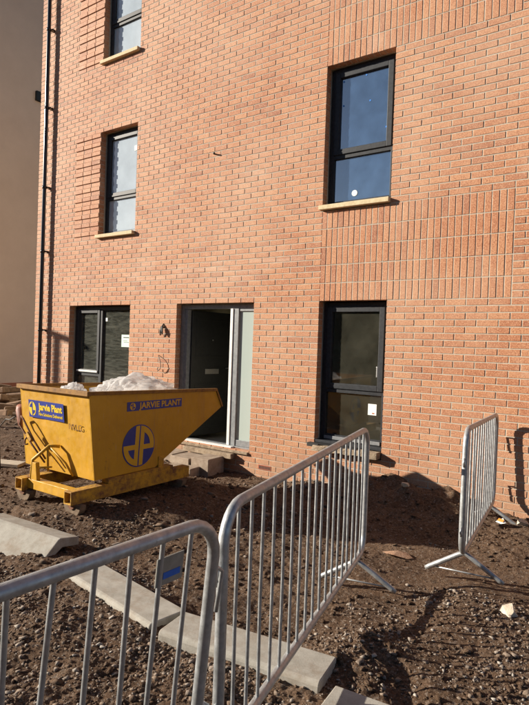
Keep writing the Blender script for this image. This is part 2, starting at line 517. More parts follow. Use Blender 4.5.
def build_ground():
    # one sheet, finer where the photograph looks, out to the horizon
    th = np.concatenate([np.arange(0, 5, 2.5), np.arange(5, 68, .155), np.arange(68, 360, 4)])
    rr = [0.02]
    while rr[-1] < 700:
        r = rr[-1]
        rr.append(r + (.25 if r < 1.5 else (max(.0085, r * .0034) if r < 13 else r * .09)))
    rr = np.array(rr)
    T, RR = np.meshgrid(np.radians(th), rr, indexing='ij')
    X = CAM.x - RR * np.sin(T); Y = CAM.y + RR * np.cos(T)
    Z = ground_z(X, Y)
    nt, nr = X.shape
    V = np.stack([X, Y, Z], -1).reshape(-1, 3)
    i = np.arange(nt)[:, None]; j = np.arange(nr - 1)[None, :]; i2 = (i + 1) % nt
    Q = np.stack([i * nr + j, i2 * nr + j, i2 * nr + j + 1, i * nr + j + 1], -1).reshape(-1, 4)[:, ::-1]
    me = bpy.data.meshes.new('ground')
    me.vertices.add(len(V)); me.vertices.foreach_set('co', V.ravel())
    me.loops.add(len(Q) * 4); me.loops.foreach_set('vertex_index', Q.ravel().astype(np.int32))
    me.polygons.add(len(Q)); me.polygons.foreach_set('loop_start', np.arange(0, len(Q) * 4, 4, dtype=np.int32))
    me.update(calc_edges=True); me.validate()
    me.polygons.foreach_set('use_smooth', [True] * len(me.polygons))
    me.materials.append(M['soil'])
    o = link('ground', me); tag(o, 'churned brown soil of the building plot', kind='structure')
build_ground()
GZ = lambda x, y: float(ground_z(np.array([x]), np.array([y]))[0])

# ---------------------------------------------------------------- brick building
BX0, BX1, BZ0, BZ1 = -6.12, 6.3, -.30, 9.0
LW, DR = (-5.0625, -3.4875), (-2.4525, -1.0125)
LU, RW = (-4.335, -3.435), (0., .9)
HEAD = 2.25
OPEN = [  # x0, x1, z0, z1
    (LW[0], LW[1], .45, HEAD), (DR[0], DR[1], .20, HEAD), (RW[0], RW[1], .375, HEAD),
    (LU[0], LU[1], 3.375, 5.175), (RW[0], RW[1], 3.375, 5.175),
    (LU[0], LU[1], 6.30, 8.10), (RW[0], RW[1], 6.30, 8.10)]
SOLDIER = [(0., 2.25, 2.25, 3.375), (0., 2.25, 5.175, 6.30), (0., 2.25, 8.10, 9.225)]
STACK = [(LU[0] - .675, LU[0], 3.375, 5.175), (LU[0] - .675, LU[0], 6.30, 8.10)]
building = tag(empty('brick_building', (0, 0, 0)), 'new orange brick block of flats with dark framed windows', 'building')

# mortar core with the openings cut out of it
def cells(x0, x1, z0, z1, holes, g):
    xs = sorted({x0, x1, *[h[0] - g for h in holes], *[h[1] + g for h in holes]})
    zs = sorted({z0, z1, *[h[2] - g for h in holes], *[h[3] + g for h in holes]})
    xs = [x for x in xs if x0 <= x <= x1]; zs = [z for z in zs if z0 <= z <= z1]
    for i in range(len(xs) - 1):
        run = None
        for k in range(len(zs) - 1):
            cx, cz = (xs[i] + xs[i + 1]) / 2, (zs[k] + zs[k + 1]) / 2
            hit = any(h[0] - g < cx < h[1] + g and h[2] - g < cz < h[3] + g for h in holes)
            if not hit:
                run = [run[0], zs[k + 1]] if run else [zs[k], zs[k + 1]]
            if hit or k == len(zs) - 2:
                if run: yield xs[i], xs[i + 1], run[0], run[1]
                run = None
mb = MB()
for x0, x1, z0, z1 in cells(BX0 + .004, BX1 - .004, BZ0, BZ1 - .003, OPEN, .004):
    mb.box(x0, x1, .0044, .16, z0, z1)
wall = mb.build('wall', M['mortar'], building)
# inner leaf, floors and partitions: dark rooms behind the glass
mb = MB()
for x0, x1, z0, z1 in cells(BX0 + .02, BX1 - .02, BZ0, BZ1 - .02, OPEN, .02):
    mb.box(x0, x1, .165, .32, z0, z1)
mb.box(BX0 + .02, BX1 - .02, 4.6, 4.8, BZ0, BZ1 - .02)
for x in (BX0 + .02, -2.75, -.85, 2.6, BX1 - .2):
    mb.box(x, x + .12, .33, 4.59, .16, BZ1 - .03)
mb.build('inner_wall', M['plaster'], building)
mb = MB()
for z in (.02, 2.62, 5.55, 8.45):
    mb.box(BX0 + .03, BX1 - .03, .335, 4.585, z, z + (.14 if z < 1 else .24))
mb.build('floor_slab', M['floorboard'], building)
mb = MB(); mb.box(BX0 - .1, BX1 + .1, -.15, 5.0, BZ1 + .002, BZ1 + .25)
mb.build('roof', M['frame'], building)

# bricks: every one a chamfered block proud of the mortar
J = .0115
bricks = []   # x0,x1,z0,z1,y
blocked = OPEN + SOLDIER + STACK
ncourse = int(round((BZ1 - BZ0) / .075))
for c in range(ncourse):
    z0 = BZ0 + c * .075; z1 = z0 + .0645; zm = z0 + .03
    iv = [(BX0, BX1)]
    for b in blocked:
        if b[2] - .001 < zm < b[3] + .001:
            nv = []
            for p, q in iv:
                if b[1] <= p or b[0] >= q: nv.append((p, q)); continue
                if b[0] > p: nv.append((p, b[0]))
                if b[1] < q: nv.append((b[1], q))
            iv = nv
    kidx = int(round((z0 - 2.25) / .075))
    off = .1125 if kidx % 2 == 0 else 0.0
    for p, q in iv:
        k0 = math.floor((p - off) / .225 + 1e-6); cuts = [p]
        k = k0 + 1
        while off + k * .225 < q - 1e-4:
            cuts.append(off + k * .225); k += 1
        cuts.append(q)
        if len(cuts) > 2 and cuts[1] - cuts[0] < .05: cuts.pop(1)
        if len(cuts) > 2 and cuts[-1] - cuts[-2] < .05: cuts.pop(-2)
        for a_, b_ in zip(cuts[:-1], cuts[1:]):
            # bricks that meet an opening run right up to it
            ja = 0 if abs(a_ - p) < 1e-6 and any(abs(p - h[1]) < 1e-6 for h in OPEN) or abs(a_ - BX0) < 1e-6 else J / 2
            jb = 0 if abs(b_ - q) < 1e-6 and any(abs(q - h[0]) < 1e-6 for h in OPEN) or abs(b_ - BX1) < 1e-6 else J / 2
            bricks.append((a_ + ja, b_ - jb, z0, z1, 0.0))
for x0, x1, z0, z1 in SOLDIER:
    for r_ in range(5):
        if z0 + r_ * .225 + .215 > BZ1: continue
        for k in range(30):
            bricks.append((x0 + k * .075 + J / 2, x0 + (k + 1) * .075 - J / 2, z0 + r_ * .225, z0 + r_ * .225 + .215, 0.0))
for x0, x1, z0, z1 in STACK:      # stack bonded panel, every other course standing proud
    for r_ in range(24):
        for k in range(3):
            bricks.append((x0 + k * .225 + J / 2, x0 + (k + 1) * .225 - (J / 2 if k < 2 else 0), z0 + r_ * .075, z0 + r_ * .075 + .065, -.013 if r_ % 2 else 0.0))
def project(p):
    d = Vector(p) - CAM; w = d.dot(cam_fwd)
    return W_PX / 2 + F_PX * d.dot(cam_right) / w, H_PX / 2 - F_PX * d.dot(cam_up) / w
rank = []
for i, b in enumerate(bricks):
    cxy = ((b[0] + b[1]) / 2, 0, (b[2] + b[3]) / 2)
    u, v_ = project(cxy)
    if 4 < u < 525 and 4 < v_ < 700 and cxy[2] > .22:
        u0, _ = project((b[0], 0, b[2])); u1, _ = project((b[1], 0, b[2]))
        _, va = project((b[0], 0, b[2])); _, vb = project((b[0], 0, b[3]))
        rank.append((-(abs(u1 - u0) * abs(va - vb)), i))
rank.sort()
single = {i for _, i in rank[:300]}
pool = {}
rest = MB()
def rj(): return (random.uniform(-.0012, .0012), random.uniform(-.0012, .0012))
def tone(b):
    return min(1., max(0., random.gauss(.5, .24)))
for i, b in enumerate(bricks):
    dy = random.uniform(-.0015, .0015); y = b[4] + dy
    if i in single:
        w, h = round(b[1] - b[0], 3), round(b[3] - b[2], 3)
        key = (w, h, random.randrange(24 if w in (.215, .065) else 6))
        if key not in pool:
            q = MB(); q.brick(-w / 2, w / 2, 0, h, 0, .1, .0025, tone(b), [rj() for _ in range(4)])
            pool[key] = q.mesh('brick', M['brick'], True)
        o = link('brick', pool[key], wall, ((b[0] + b[1]) / 2, y, b[2]))
    else:
        rest.brick(b[0], b[1], b[2] + random.uniform(-.001, .001), b[3], y, .1 - y, .0025, tone(b), [rj() for _ in range(4)])
bw = rest.build('brickwork', M['brick'], wall, rnd=True, fix=False)
tag(bw, kind='stuff')

# ---- windows
def rect_frame(mb, x0, x1, z0, z1, w, y0, y1):
    mb.box(x0, x0 + w, y0, y1, z0, z1); mb.box(x1 - w, x1, y0, y1, z0, z1)
    mb.box(x0 + w, x1 - w, y0, y1, z0, z0 + w); mb.box(x0 + w, x1 - w, y0, y1, z1 - w, z1)
def window(x0, x1, zb, zt, glass_top, glass_low, sill='stone'):
    X0, X1 = x0 + .012, x1 - .012
    zt_ = zt - .012; zf = zb + .066; tr = zb + .66
    mb = MB()
    rect_frame(mb, X0, X1, zf, zt_, .062, .10, .17)
    mb.box(X0 + .062, X1 - .062, .10, .17, tr, tr + .062)
    f = mb.build('window', M['frame'], building, bevel=.004)
    mb = MB()
    sx0, sx1, sz0, sz1 = X0 + .052, X1 - .052, tr + .05, zt_ - .052
    rect_frame(mb, sx0, sx1, sz0, sz1, .068, .083, .16)
    mb.build('casement', M['frame'], f, bevel=.005)
    mb = MB(); mb.box(sx0 + .066, sx1 - .066, .118, .128, sz0 + .066, sz1 - .066); mb.build('pane', glass_top, f)
    mb = MB(); mb.box(X0 + .06, X1 - .06, .128, .138, zf + .06, tr + .002); mb.build('pane', glass_low, f)
    mb = MB(); mb.box(X0 + .06, X1 - .06, .085, .1, zf + .003, zf + .045); mb.build('drip_bar', M['grey_frame'], f, bevel=.003)
    if sill == 'stone':
        mb = MB(); mb.box(x0 - .025, x1 + .0, -.087, .14, zb + .004, zb + .060)
        mb.build('sill', M['sill'], f, bevel=.006)
    f.location.y = .025
    return f
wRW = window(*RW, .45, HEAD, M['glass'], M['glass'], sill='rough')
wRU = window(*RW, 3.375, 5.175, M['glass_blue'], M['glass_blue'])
wLU = window(*LU, 3.375, 5.175, M['glass_film'], M['glass_film'])
wLT = window(*LU, 6.30, 8.10, M['glass_film'], M['glass_film'])
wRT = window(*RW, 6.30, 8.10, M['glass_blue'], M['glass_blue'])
# rough stone slab and thin black strips below the ground floor window on the right
mb = MB()
seg = 9; vs = []
for i in range(seg + 1):
    x = .03 + .86 * i / seg
    j1, j2, j3 = [random.uniform(-.010, .010) for _ in range(3)]
    vs += [(x, -.135 + j1, .395 + j3), (x, -.13 + j2, .462 + j1), (x, .10, .468), (x, .10, .392)]
fs = []
for i in range(seg):
    for k in range(4):
        a_, b_ = i * 4 + k, i * 4 + (k + 1) % 4
        fs.append((a_, b_, b_ + 4, a_ + 4))
fs += [(3, 2, 1, 0), tuple(seg * 4 + k for k in range(4))]
mb.add(vs, fs)
mb.build('sill', M['dirty_stone'], wRW, bevel=.006)
mb = MB(); mb.box(-.06, .60, -.10, .02, .470, .4745); mb.box(-.06, .10, -.105, -.10, .43, .4745)
mb.build('dark_strip', M['dark'], wRW)
mb = MB(); mb.box(.0, .9, -.02, .165, .477, .512); mb.build('cill', M['frame'], wRW, bevel=.004)
mb = MB(); mb.box(.645, .755, .1265, .1275, .87, 1.005); mb.build('notice', M['paper'], wRW)
mb = MB(); mb.box(.70, .73, .1255, .1263, .885, .90); mb.build('print', M['terracotta'], wRW)
mb = MB(); mb.box(.745, .762, .10, .112, 1.33, 1.46); mb.build('handle', M['steel'], wRW, bevel=.004)
mb = MB(); mb.box(-3.60, -3.555, .112, .116, 4.80, 4.885); mb.box(-3.655, -3.60, .112, .116, 4.79, 4.875); mb.build('sticker', M['paper'], wLU)
for (x, z) in ((.165, 5.0), (.17, 4.70), (.47, 5.015), (.53, 4.69), (.75, 4.33)):
    mb = MB(); mb.tube([(x, .114, z), (x, .1175, z)], .011, 10); mb.build('sticker', M['blue_dot'], wRU)
mb = MB(); mb.tube([(.36, .122, 3.59), (.36, .1275, 3.59)], .038, 14); mb.build('sticker', M['paper'], wRU)

# wide two-light window left
X0, X1, zf, zt_ = LW[0] + .012, LW[1] - .012, .516, HEAD - .012
mb = MB()
rect_frame(mb, X0, X1, zf, zt_, .062, .10, .17)
mx = -4.345
mb.box(mx - .035, mx + .035, .095, .17, zf + .062, zt_ - .062)
mb.box(X0 + .062, mx - .035, .10, .17, 1.03, 1.092)
wLW = mb.build('window', M['frame'], building, (0, .025, 0), bevel=.004)
mb = MB(); rect_frame(mb, X0 + .052, mx - .025, 1.08, zt_ - .052, .062, .083, .16); mb.build('casement', M['frame'], wLW, bevel=.005)
mb = MB(); mb.box(X0 + .11, mx - .085, .118, .128, 1.14, zt_ - .112); mb.build('pane', M['glass_swirl'], wLW)
mb = MB(); mb.box(X0 + .06, mx - .034, .128, .138, zf + .06, 1.032); mb.build('pane', M['glass_swirl'], wLW)
mb = MB(); mb.box(mx + .034, X1 - .06, .128, .138, zf + .06, zt_ - .06); mb.build('pane', M['glass_swirl'], wLW)
mb = MB(); mb.box(X0 + .10, mx - .05, .072, .083, 1.098, 1.13); mb.build('drip_bar', M['white'], wLW)  # white paints in the sunlit glint along the dark transom
mb = MB(); mb.box(-3.845, -3.585, .1255, .1265, 1.56, 1.765); nt = mb.build('notice', M['paper_green'], wLW)
mb = MB(); mb.box(-3.80, -3.66, .1243, .1252, 1.71, 1.725); mb.box(-3.80, -3.70, .1243, .1252, 1.66, 1.667); mb.box(-3.79, -3.66, .1243, .1252, 1.635, 1.641)
mb.build('print', M['ink'], wLW)
mb = MB(); mb.box(-4.27, -4.215, .1255, .1265, 1.985, 2.045); mb.build('sticker', M['paper'], wLW)  # small white square put in for a bright reflected spot on the pane
mb = MB(); mb.box(LW[0] - .025, LW[1], -.087, .14, .454, .510); mb.build('sill', M['sill'], wLW, bevel=.006)

# ---- entrance door with frosted side light
D0, D1 = DR[0] + .012, DR[1] - .012
mb = MB()
mb.box(D0, D0 + .06, .10, .18, .235, 2.238); mb.box(D1 - .055, D1, .10, .18, .235, 2.238)
mb.box(D0 + .06, D1 - .055, .10, .18, 2.175, 2.238)
mb.box(-1.435, -1.345, .10, .18, .235, 2.175)
mb.box(D0, D1, .09, .19, .20, .235)
door = mb.build('entrance_door', M['grey_frame'], building, bevel=.004)
mb = MB(); mb.box(-1.485, -1.437, .088, .185, .237, 2.174); mb.build('door_post', M['white'], door, bevel=.003)
mb = MB(); mb.box(D0 + .062, D0 + .115, .11, .19, .237, 2.172); mb.build('door_jamb', M['grey_frame'], door, bevel=.003)
mb = MB(); mb.box(-1.343, D1 - .057, .13, .14, .32, 2.14); mb.build('side_pane', M['glass_frost'], door)
mb = MB(); mb.box(-1.343, D1 - .057, .11, .17, .237, .322); mb.box(-1.343, D1 - .057, .11, .17, 2.138, 2.173); mb.build('side_rail', M['grey_frame'], door, bevel=.003)
mb = MB(); mb.box(D0 - .005, D1 + .0, -.03, .10, .165, .199); mb.build('threshold', M['dirty_stone'], door, bevel=.004)
mb = MB(); mb.box(D0 + .1, -1.345, .02, .086, .203, .232); mb.build('threshold_strip', M['white'], door, bevel=.003)
leaf_root = bpy.data.objects.new('door_leaf', None)
hx, hy, ang = D0 + .125, .19, R(82)
mb = MB(); mb.box(0, .84, -.022, .022, .245, 2.16)
lf = mb.build('leaf', M['door'], door, (hx, hy, 0), bevel=.004)
bpy.data.objects.remove(leaf_root)
lf.rotation_euler = (0, 0, ang)
def leafpart(name, mb, mat):
    o = mb.build(name, mat, door, (hx, hy, 0), bevel=.002); o.rotation_euler = (0, 0, ang)
for za, zb_ in ((.34, 1.05), (1.45, 2.05)):
    mb = MB(); rect_frame(mb, .08, .76, za, zb_, .03, -.028, -.0225); leafpart('moulding', mb, M['door'])
mb = MB(); mb.box(.28, .56, -.032, -.0225, 1.19, 1.27); leafpart('letter_plate', mb, M['steel'])
mb = MB(); mb.tube([(.77, -.023, 1.28), (.77, -.06, 1.28), (.68, -.06, 1.28)], .009, 8); leafpart('handle', mb, M['steel'])
mb = MB(); mb.tube([(.42, -.023, 1.72), (.42, -.03, 1.72)], .012, 8); leafpart('spy_hole', mb, M['steel'])

# ---- air brick, cables, rainwater pipe
mb = MB(); mb.brick(-.852, -.642, 0.0, .065, -.004, .05, .003)
# sits in the course at z ~ 0
ab = mb.build('air_brick', M['terracotta'], building, (0, 0, .0)); ab.location.z = .001
mb = MB()
for k in range(9):
    mb.box(-.835 + k * .021, -.823 + k * .021, -.0055, .02, .012, .055)
mb.build('slot', M['dark'], ab)
mb = MB()
mb.tube([(-2.735, .02, 1.91), (-2.735, -.03, 1.90), (-2.74, -.045, 1.84), (-2.745, -.04, 1.79), (-2.75, -.03, 1.77)], .011, 7)
mb.tube([(-2.70, .02, 1.90), (-2.70, -.04, 1.885), (-2.69, -.055, 1.83), (-2.695, -.05, 1.78)], .012, 7)
mb.tube([(-2.72, .02, 1.95), (-2.718, -.02, 1.92), (-2.715, -.045, 1.86), (-2.71, -.05, 1.80)], .012, 7)
mb.build('cable_tail', M['cable'], building)
mb = MB()
mb.tube([(-2.80, .02, 1.46), (-2.79, -.02, 1.455), (-2.74, -.05, 1.42), (-2.70, -.06, 1.36), (-2.69, -.06, 1.30), (-2.71, -.055, 1.25), (-2.75, -.05, 1.225), (-2.78, -.045, 1.245), (-2.77, -.04, 1.275)], .0055, 6)
mb.build('cable_tail', M['cable'], building)
mb = MB(); mb.tube([(-1.81, .01, 4.39), (-1.80, -.03, 4.39), (-1.77, -.045, 4.385)], .012, 6); mb.build('wall_tie', M['cable'], building)
PX = -5.80
mb = MB(); mb.tube([(PX, -.085, z) for z in (-.1, 2, 4, 6, 8, 9.05)], .034, 14)
pipe = mb.build('downpipe', M['pipe'], building)
for z in (.36, 1.81, 3.25, 4.42, 5.87, 7.29, 8.7):
    mb = MB(); mb.tube([(PX, -.085, z - .025), (PX, -.085, z + .025)], .041, 14)
    mb.box(PX - .012, PX + .07, -.06, -.003, z - .012, z + .012); mb.build('bracket', M['pipe'], pipe)

# ---------------------------------------------------------------- rendered building beyond
rb = tag(empty('rendered_building', (-13, 1.2, 0)), 'beige rendered building in shade beyond the downpipe, at the left edge', 'building')
mb = MB(); mb.box(-9, 0, 0, 18, -.6, 13.0); mb.build('wall', M['render'], rb)
mb = MB(); mb.box(-9.2, .25, -.25, 18.2, 13.003, 13.3); mb.build('roof', M['frame'], rb)
mb = MB(); mb.box(.0, .10, 2.98, 3.35, 9.20, 9.50); mb.build('vent_cover', M['dark'], rb, bevel=.01)
mb = MB(); mb.box(.0, .03, 0.02, 17.9, -.25, .22); mb.build('plinth', M['terracotta'], rb)

# ---------------------------------------------------------------- tipping skip
SX, SY = -1.50, -1.85
skip = tag(empty('tipping_skip', (SX, SY, 0)), 'yellow steel tipping skip with blue sign, standing in front of the door', 'skip')
SKS = .95
skip.location = CAM + SKS * (Vector((SX, SY, 0)) - CAM); skip.scale = (SKS,) * 3
xl, xr = -2.075 - SX, -.916 - SX       # local
def yl(v): return v - SY
prof = [(yl(-2.735), 1.165), (yl(-2.640), .302), (yl(-1.842), .308), (yl(-.735), .893), (yl(-.862), 1.118)]  # back top, back foot, floor front, lip, front top
T = .012
def plate(name, pts, n, mat, parent, t=T, bevel=.002, sub=0):
    """a sheet of steel with real thickness"""
    n = Vector(n).normalized(); mb = MB(); k = len(pts)
    vs = [Vector(p) for p in pts] + [Vector(p) + n * t for p in pts]
    mb.add(vs, [tuple(range(k)), tuple(range(2 * k - 1, k - 1, -1))] + [(i, k + i, k + (i + 1) % k, (i + 1) % k) for i in range(k)])
    return mb.build(name, mat, parent, bevel=bevel)
side_l = plate('side_panel', [(xl, y, z) for y, z in prof], (1, 0, 0), M['yellow'], skip)
side_r = plate('side_panel', [(xr, y, z) for y, z in prof], (-1, 0, 0), M['yellow'], skip)
# back panel: slightly dented sheet
mb = MB(); nx_, nz_ = 24, 20; vs = []
for lay in (0, 1):
    for iz in range(nz_ + 1):
        for ix in range(nx_ + 1):
            t = iz / nz_; x = xl + .013 + (xr - xl - .026) * ix / nx_
            y = prof[0][0] + (prof[1][0] - prof[0][0]) * t; z = prof[0][1] + (prof[1][1] - prof[0][1]) * t
            e = math.sin(math.pi * ix / nx_) * math.sin(math.pi * t)
            d = .018 * e * float(fbm(np.array([x]), np.array([z]), 2.6, 2, .5, 77)[0]) - .006 * math.exp(-((ix - 9.5) / 1.2) ** 2) * e
            vs.append((x, y + d + lay * .01, z))
N1 = (nx_ + 1) * (nz_ + 1); fs = []
for iz in range(nz_):
    for ix in range(nx_):
        a_ = iz * (nx_ + 1) + ix
        q = (a_, a_ + 1, a_ + nx_ + 2, a_ + nx_ + 1)
        fs.append(q); fs.append(tuple(N1 + i for i in q[::-1]))
mb.add(vs, fs, smooth=True)
back = mb.build('back_panel', M['yellow'], skip, fix=False)
plate('floor_panel', [(xl + .013, prof[1][0] + .012, prof[1][1] + .004), (xr - .013, prof[1][0] + .012, prof[1][1] + .004), (xr - .013, prof[2][0], prof[2][1] + .004), (xl + .013, prof[2][0], prof[2][1] + .004)], (0, 0, 1), M['rust_yellow'], skip)
plate('chute_panel', [(xl + .013, prof[2][0] + .002, prof[2][1] + .006), (xr - .013, prof[2][0] + .002, prof[2][1] + .006), (xr - .013, prof[3][0], prof[3][1]), (xl + .013, prof[3][0], prof[3][1])], (0, -.47, .88), M['rust_yellow'], skip)
# rim: folded lip round the top
mb = MB(); d_ = .032
mb.box(xr - .015, xr + .018, prof[0][0] + .012, prof[4][0], 1.10, 1.132)
rv = MB()
for xx, s in ((xr, 1), (xl, -1)):
    a_, b_ = prof[0], prof[4]
    rv.prism([(-.016, -.030), (.018, -.030), (.018, .006), (-.016, .006)], (xx, a_[0] + .01, a_[1]), (xx, b_[0], b_[1]), (s, 0, 0), (0, 0, 1))
    rv.prism([(-.016, -.012), (.016, -.012), (.016, .012), (-.016, .012)], (xx, b_[0], b_[1]), (xx, prof[3][0], prof[3][1]), (s, 0, 0), (0, .87, .5))
rv.prism([(-.03, -.038), (.012, -.038), (.012, .008), (-.03, .008)], (xl - .018, prof[0][0], prof[0][1]), (xr + .018, prof[0][0], prof[0][1]), (0, 1, 0), (0, 0, 1))
rv.build('rim', M['rust_rim'], skip, bevel=.004)
# fork pockets, cross beams, wheels
fx = [(-.875 - SX - .11, -.875 - SX), (-1.79 - SX, -1.67 - SX)]
yA, yB = yl(-2.93), yl(-1.34)
for a_, b_ in fx:
    mb = MB(); z0, z1, t = .128, .252, .012
    mb.box(a_, b_, yA, yB, z0, z0 + t); mb.box(a_, b_, yA, yB, z1 - t, z1)
    mb.box(a_, a_ + t, yA, yB, z0 + t, z1 - t); mb.box(b_ - t, b_, yA, yB, z0 + t, z1 - t)
    mb.build('fork_pocket', M['rust_yellow'], skip, bevel=.003)
mb = MB(); mb.box(fx[1][1] + .001, fx[0][0] - .001, yA + .06, yA + .15, .15, .245); mb.build('cross_beam', M['yellow'], skip, bevel=.004)
mb = MB(); mb.box(fx[1][1] + .001, fx[0][0] - .001, yB - .25, yB - .16, .15, .245); mb.build('cross_beam', M['rust_yellow'], skip, bevel=.004)
for x in (fx[0][0] + .005, fx[1][0] + .01):
    mb = MB(); mb.box(x, x + .10, yl(-2.5), yl(-1.6), .2525, .3015); mb.build('runner', M['rust_yellow'], skip, bevel=.003)
mb = MB(); mb.box(fx[0][0] + .03, fx[0][0] + .08, yl(-1.80), yl(-1.72), .2525, .42); mb.build('pivot_lug', M['rust_yellow'], skip, bevel=.003)
mb = MB(); mb.box(xl + .10, xl + .16, yl(-2.60), yl(-2.52), .2525, .33); mb.build('pivot_lug', M['rust'], skip, bevel=.003)
for (x, y) in ((fx[0][0] + .055, yl(-2.86)), (fx[1][0] + .06, yl(-2.86)), (fx[0][0] + .055, yl(-1.5)), (fx[1][0] + .06, yl(-1.5))):
    mb = MB(); mb.prism([(px_, pz_) for px_, pz_ in arc(0, .127, .125, 180, 360, 18)], (x, y - .02, 0), (x, y + .05, 0), (1, 0, 0), (0, 0, 1))
    w_ = mb.build('skid_foot', M['wheel'], skip, bevel=.004)
    mb = MB(); mb.prism([(px_, pz_) for px_, pz_ in arc(0, .126, .05, 180, 360, 10)], (x, y - .032, 0), (x, y - .0205, 0), (1, 0, 0), (0, 0, 1)); mb.build('gusset', M['rust'], w_)
# lever triangle and release rod on the back
bx = -1.52 - SX; by = yl(-2.86)
mb = MB()
mb.tube([(bx - .10, by, .245), (bx - .085, by, .44), (bx + .04, by + .10, .585), (bx + .10, by + .18, .575)], .017, 8)
mb.tube([(bx + .05, by + .10, .575), (bx + .22, by + .17, .42), (bx + .30, by + .20, .30)], .011, 8)
mb.tube([(bx + .03, by + .09, .57), (bx + .045, by + .09, .33)], .011, 8)
mb.tube([(bx - .08, by, .36), (bx + .12, by + .08, .385)], .009, 8)
mb.build('latch_lever', M['yellow'], skip)
mb = MB(); mb.prism([(-.06, .245), (.06, .245), (.035, .42), (-.03, .42)], (bx - .05, by - .012, 0), (bx - .05, by + .03, 0), (1, 0, 0), (0, 0, 1)); mb.build('latch_bracket', M['yellow'], skip, bevel=.003)
mb = MB()
p = [(xl + .05, yl(-2.745), .80), (xl + .09, yl(-2.765), .835), (xl + .13, yl(-2.765), .81), (xl + .33, yl(-2.76), .60), (xl + .52, yl(-2.75), .44)]
mb.tube(p, .0095, 8)
mb.tube([(xl + .05, yl(-2.745), .80), (xl + .06, yl(-2.76), .74), (xl + .28, yl(-2.755), .56), (xl + .50, yl(-2.745), .40)], .0095, 8)
mb.tube([(xl + .24, yl(-2.76), .66), (xl + .20, yl(-2.78), .60), (xl + .21, yl(-2.79), .55), (xl + .25, yl(-2.78), .56)], .009, 8)
mb.build('release_rod', M['rust'], skip)
mb = MB(); mb.prism([(-.02, -.022), (.02, -.022), (.02, .022), (-.02, .022)], (xl + .22, yl(-2.765), .672), (xl + .30, yl(-2.765), .60), (0, 1, 0), (.66, 0, .75)); mb.build('rod_guide', M['rust_yellow'], skip, bevel=.004)
mb = MB()
cx_, cy_ = xl - .13, yl(-2.62)
mb.tube([(cx_ - .03, cy_, .865), (cx_ - .027, cy_, .88), (cx_ - .01, cy_, .875), (cx_ + .03, cy_, .76), (cx_ + .045, cy_, .70), (cx_ + .05, cy_, .68)], [.03, .055, .062, .062, .056, .02], 14)
mb.build('canister', M['canister'], skip)
mb = MB(); mb.tube([(cx_ + .03, cy_, .71), (xl + .01, cy_, .69)], .022, 8); mb.tube([(cx_ - .01, cy_, .87), (xl + .01, cy_, .90)], .012, 8)
mb.build('canister_bracket', M['sign_yellow'], skip)
mb = MB(); mb.tube([(cx_ - .02, cy_ - .06, .80), (cx_ - .2, cy_ - .02, .74), (cx_ - .4, cy_ + .05, .72), (cx_ - .62, cy_ + .1, .60), (cx_ - .7, cy_ + .15, .35), (cx_ - .75, cy_ + .2, .06)], .008, 6)
mb.build('hose', M['cable'], skip)

# signs on the skip
def on_back(u, w, off):   # u across from left edge (m), w height
    t = (prof[0][1] - w) / (prof[0][1] - prof[1][1])
    return Vector((xl + u, prof[0][0] + (prof[1][0] - prof[0][0]) * t - off, w))
tilt = math.atan2(prof[1][0] - prof[0][0], prof[0][1] - prof[1][1])
SGN = -.08
ctr = on_back(.465, .925, .016)
sroot = MB(); sroot.box(-.30, .30, -.092, .092, -.001, .001)
sg = sroot.build('sign', M['sign_blue'], skip, ctr)
sg.rotation_euler = (math.pi / 2 + tilt * 1.0, SGN * 0, 0)
sg.rotation_euler = Matrix.Rotation(-0.0, 3, 'Y').to_4x4().to_euler()
sg.rotation_euler = (math.pi / 2 + tilt, 0, 0)
def stick(me, name, parent, x, y, z=.0022):
    o = link(name, me, parent, (x, y, z)); return o
stick(text_mesh('Jarvie Plant', .098, M['sign_yellow'], bold=.0035, width=.40), 'lettering', sg, .075, .028)
stick(text_mesh('Hire Solutions Delivered', .046, M['sign_yellow'], bold=.0008, width=.40), 'lettering', sg, .075, -.048)
def disc(r, n=40): return [(r * math.cos(2 * math.pi * i / n), r * math.sin(2 * math.pi * i / n)) for i in range(n)]
def flat(polys, name, mat, parent, z):
    mb = MB()
    for q_, pl in enumerate(polys):
        mb.add([(x, y, z + q_ * .00012) for x, y in pl], [tuple(range(len(pl)))])
    return mb.build(name, mat, parent, fix=False)
def clip_poly(poly, r, n=48):
    """polygon (convex) cut by a disc of radius r"""
    out = [tuple(p) for p in poly]
    for i in range(n):
        a = 2 * math.pi * (i + .5) / n; nx, ny = math.cos(a), math.sin(a)
        res = []
        for k in range(len(out)):
            p, q = out[k], out[(k + 1) % len(out)]
            dp, dq = p[0] * nx + p[1] * ny - r, q[0] * nx + q[1] * ny - r
            if dp <= 0: res.append(p)
            if dp * dq < 0:
                t = dp / (dp - dq); res.append((p[0] + (q[0] - p[0]) * t, p[1] + (q[1] - p[1]) * t))
        out = res
        if not out: return []
    return out
def rect(x0, x1, y0, y1, sh=.0):
    return [(x0 + sh * y0, y0), (x1 + sh * y0, y0), (x1 + sh * y1, y1), (x0 + sh * y1, y1)]
def ringpoly(cx, cy, ro, ri, a0, a1, n=12):
    L = []
    for i in range(n):
        t0, t1 = R(a0 + (a1 - a0) * i / n), R(a0 + (a1 - a0) * (i + 1) / n)
        L.append([(cx + ri * math.cos(t0), cy + ri * math.sin(t0)), (cx + ro * math.cos(t0), cy + ro * math.sin(t0)), (cx + ro * math.cos(t1), cy + ro * math.sin(t1)), (cx + ri * math.cos(t1), cy + ri * math.sin(t1))])
    return L
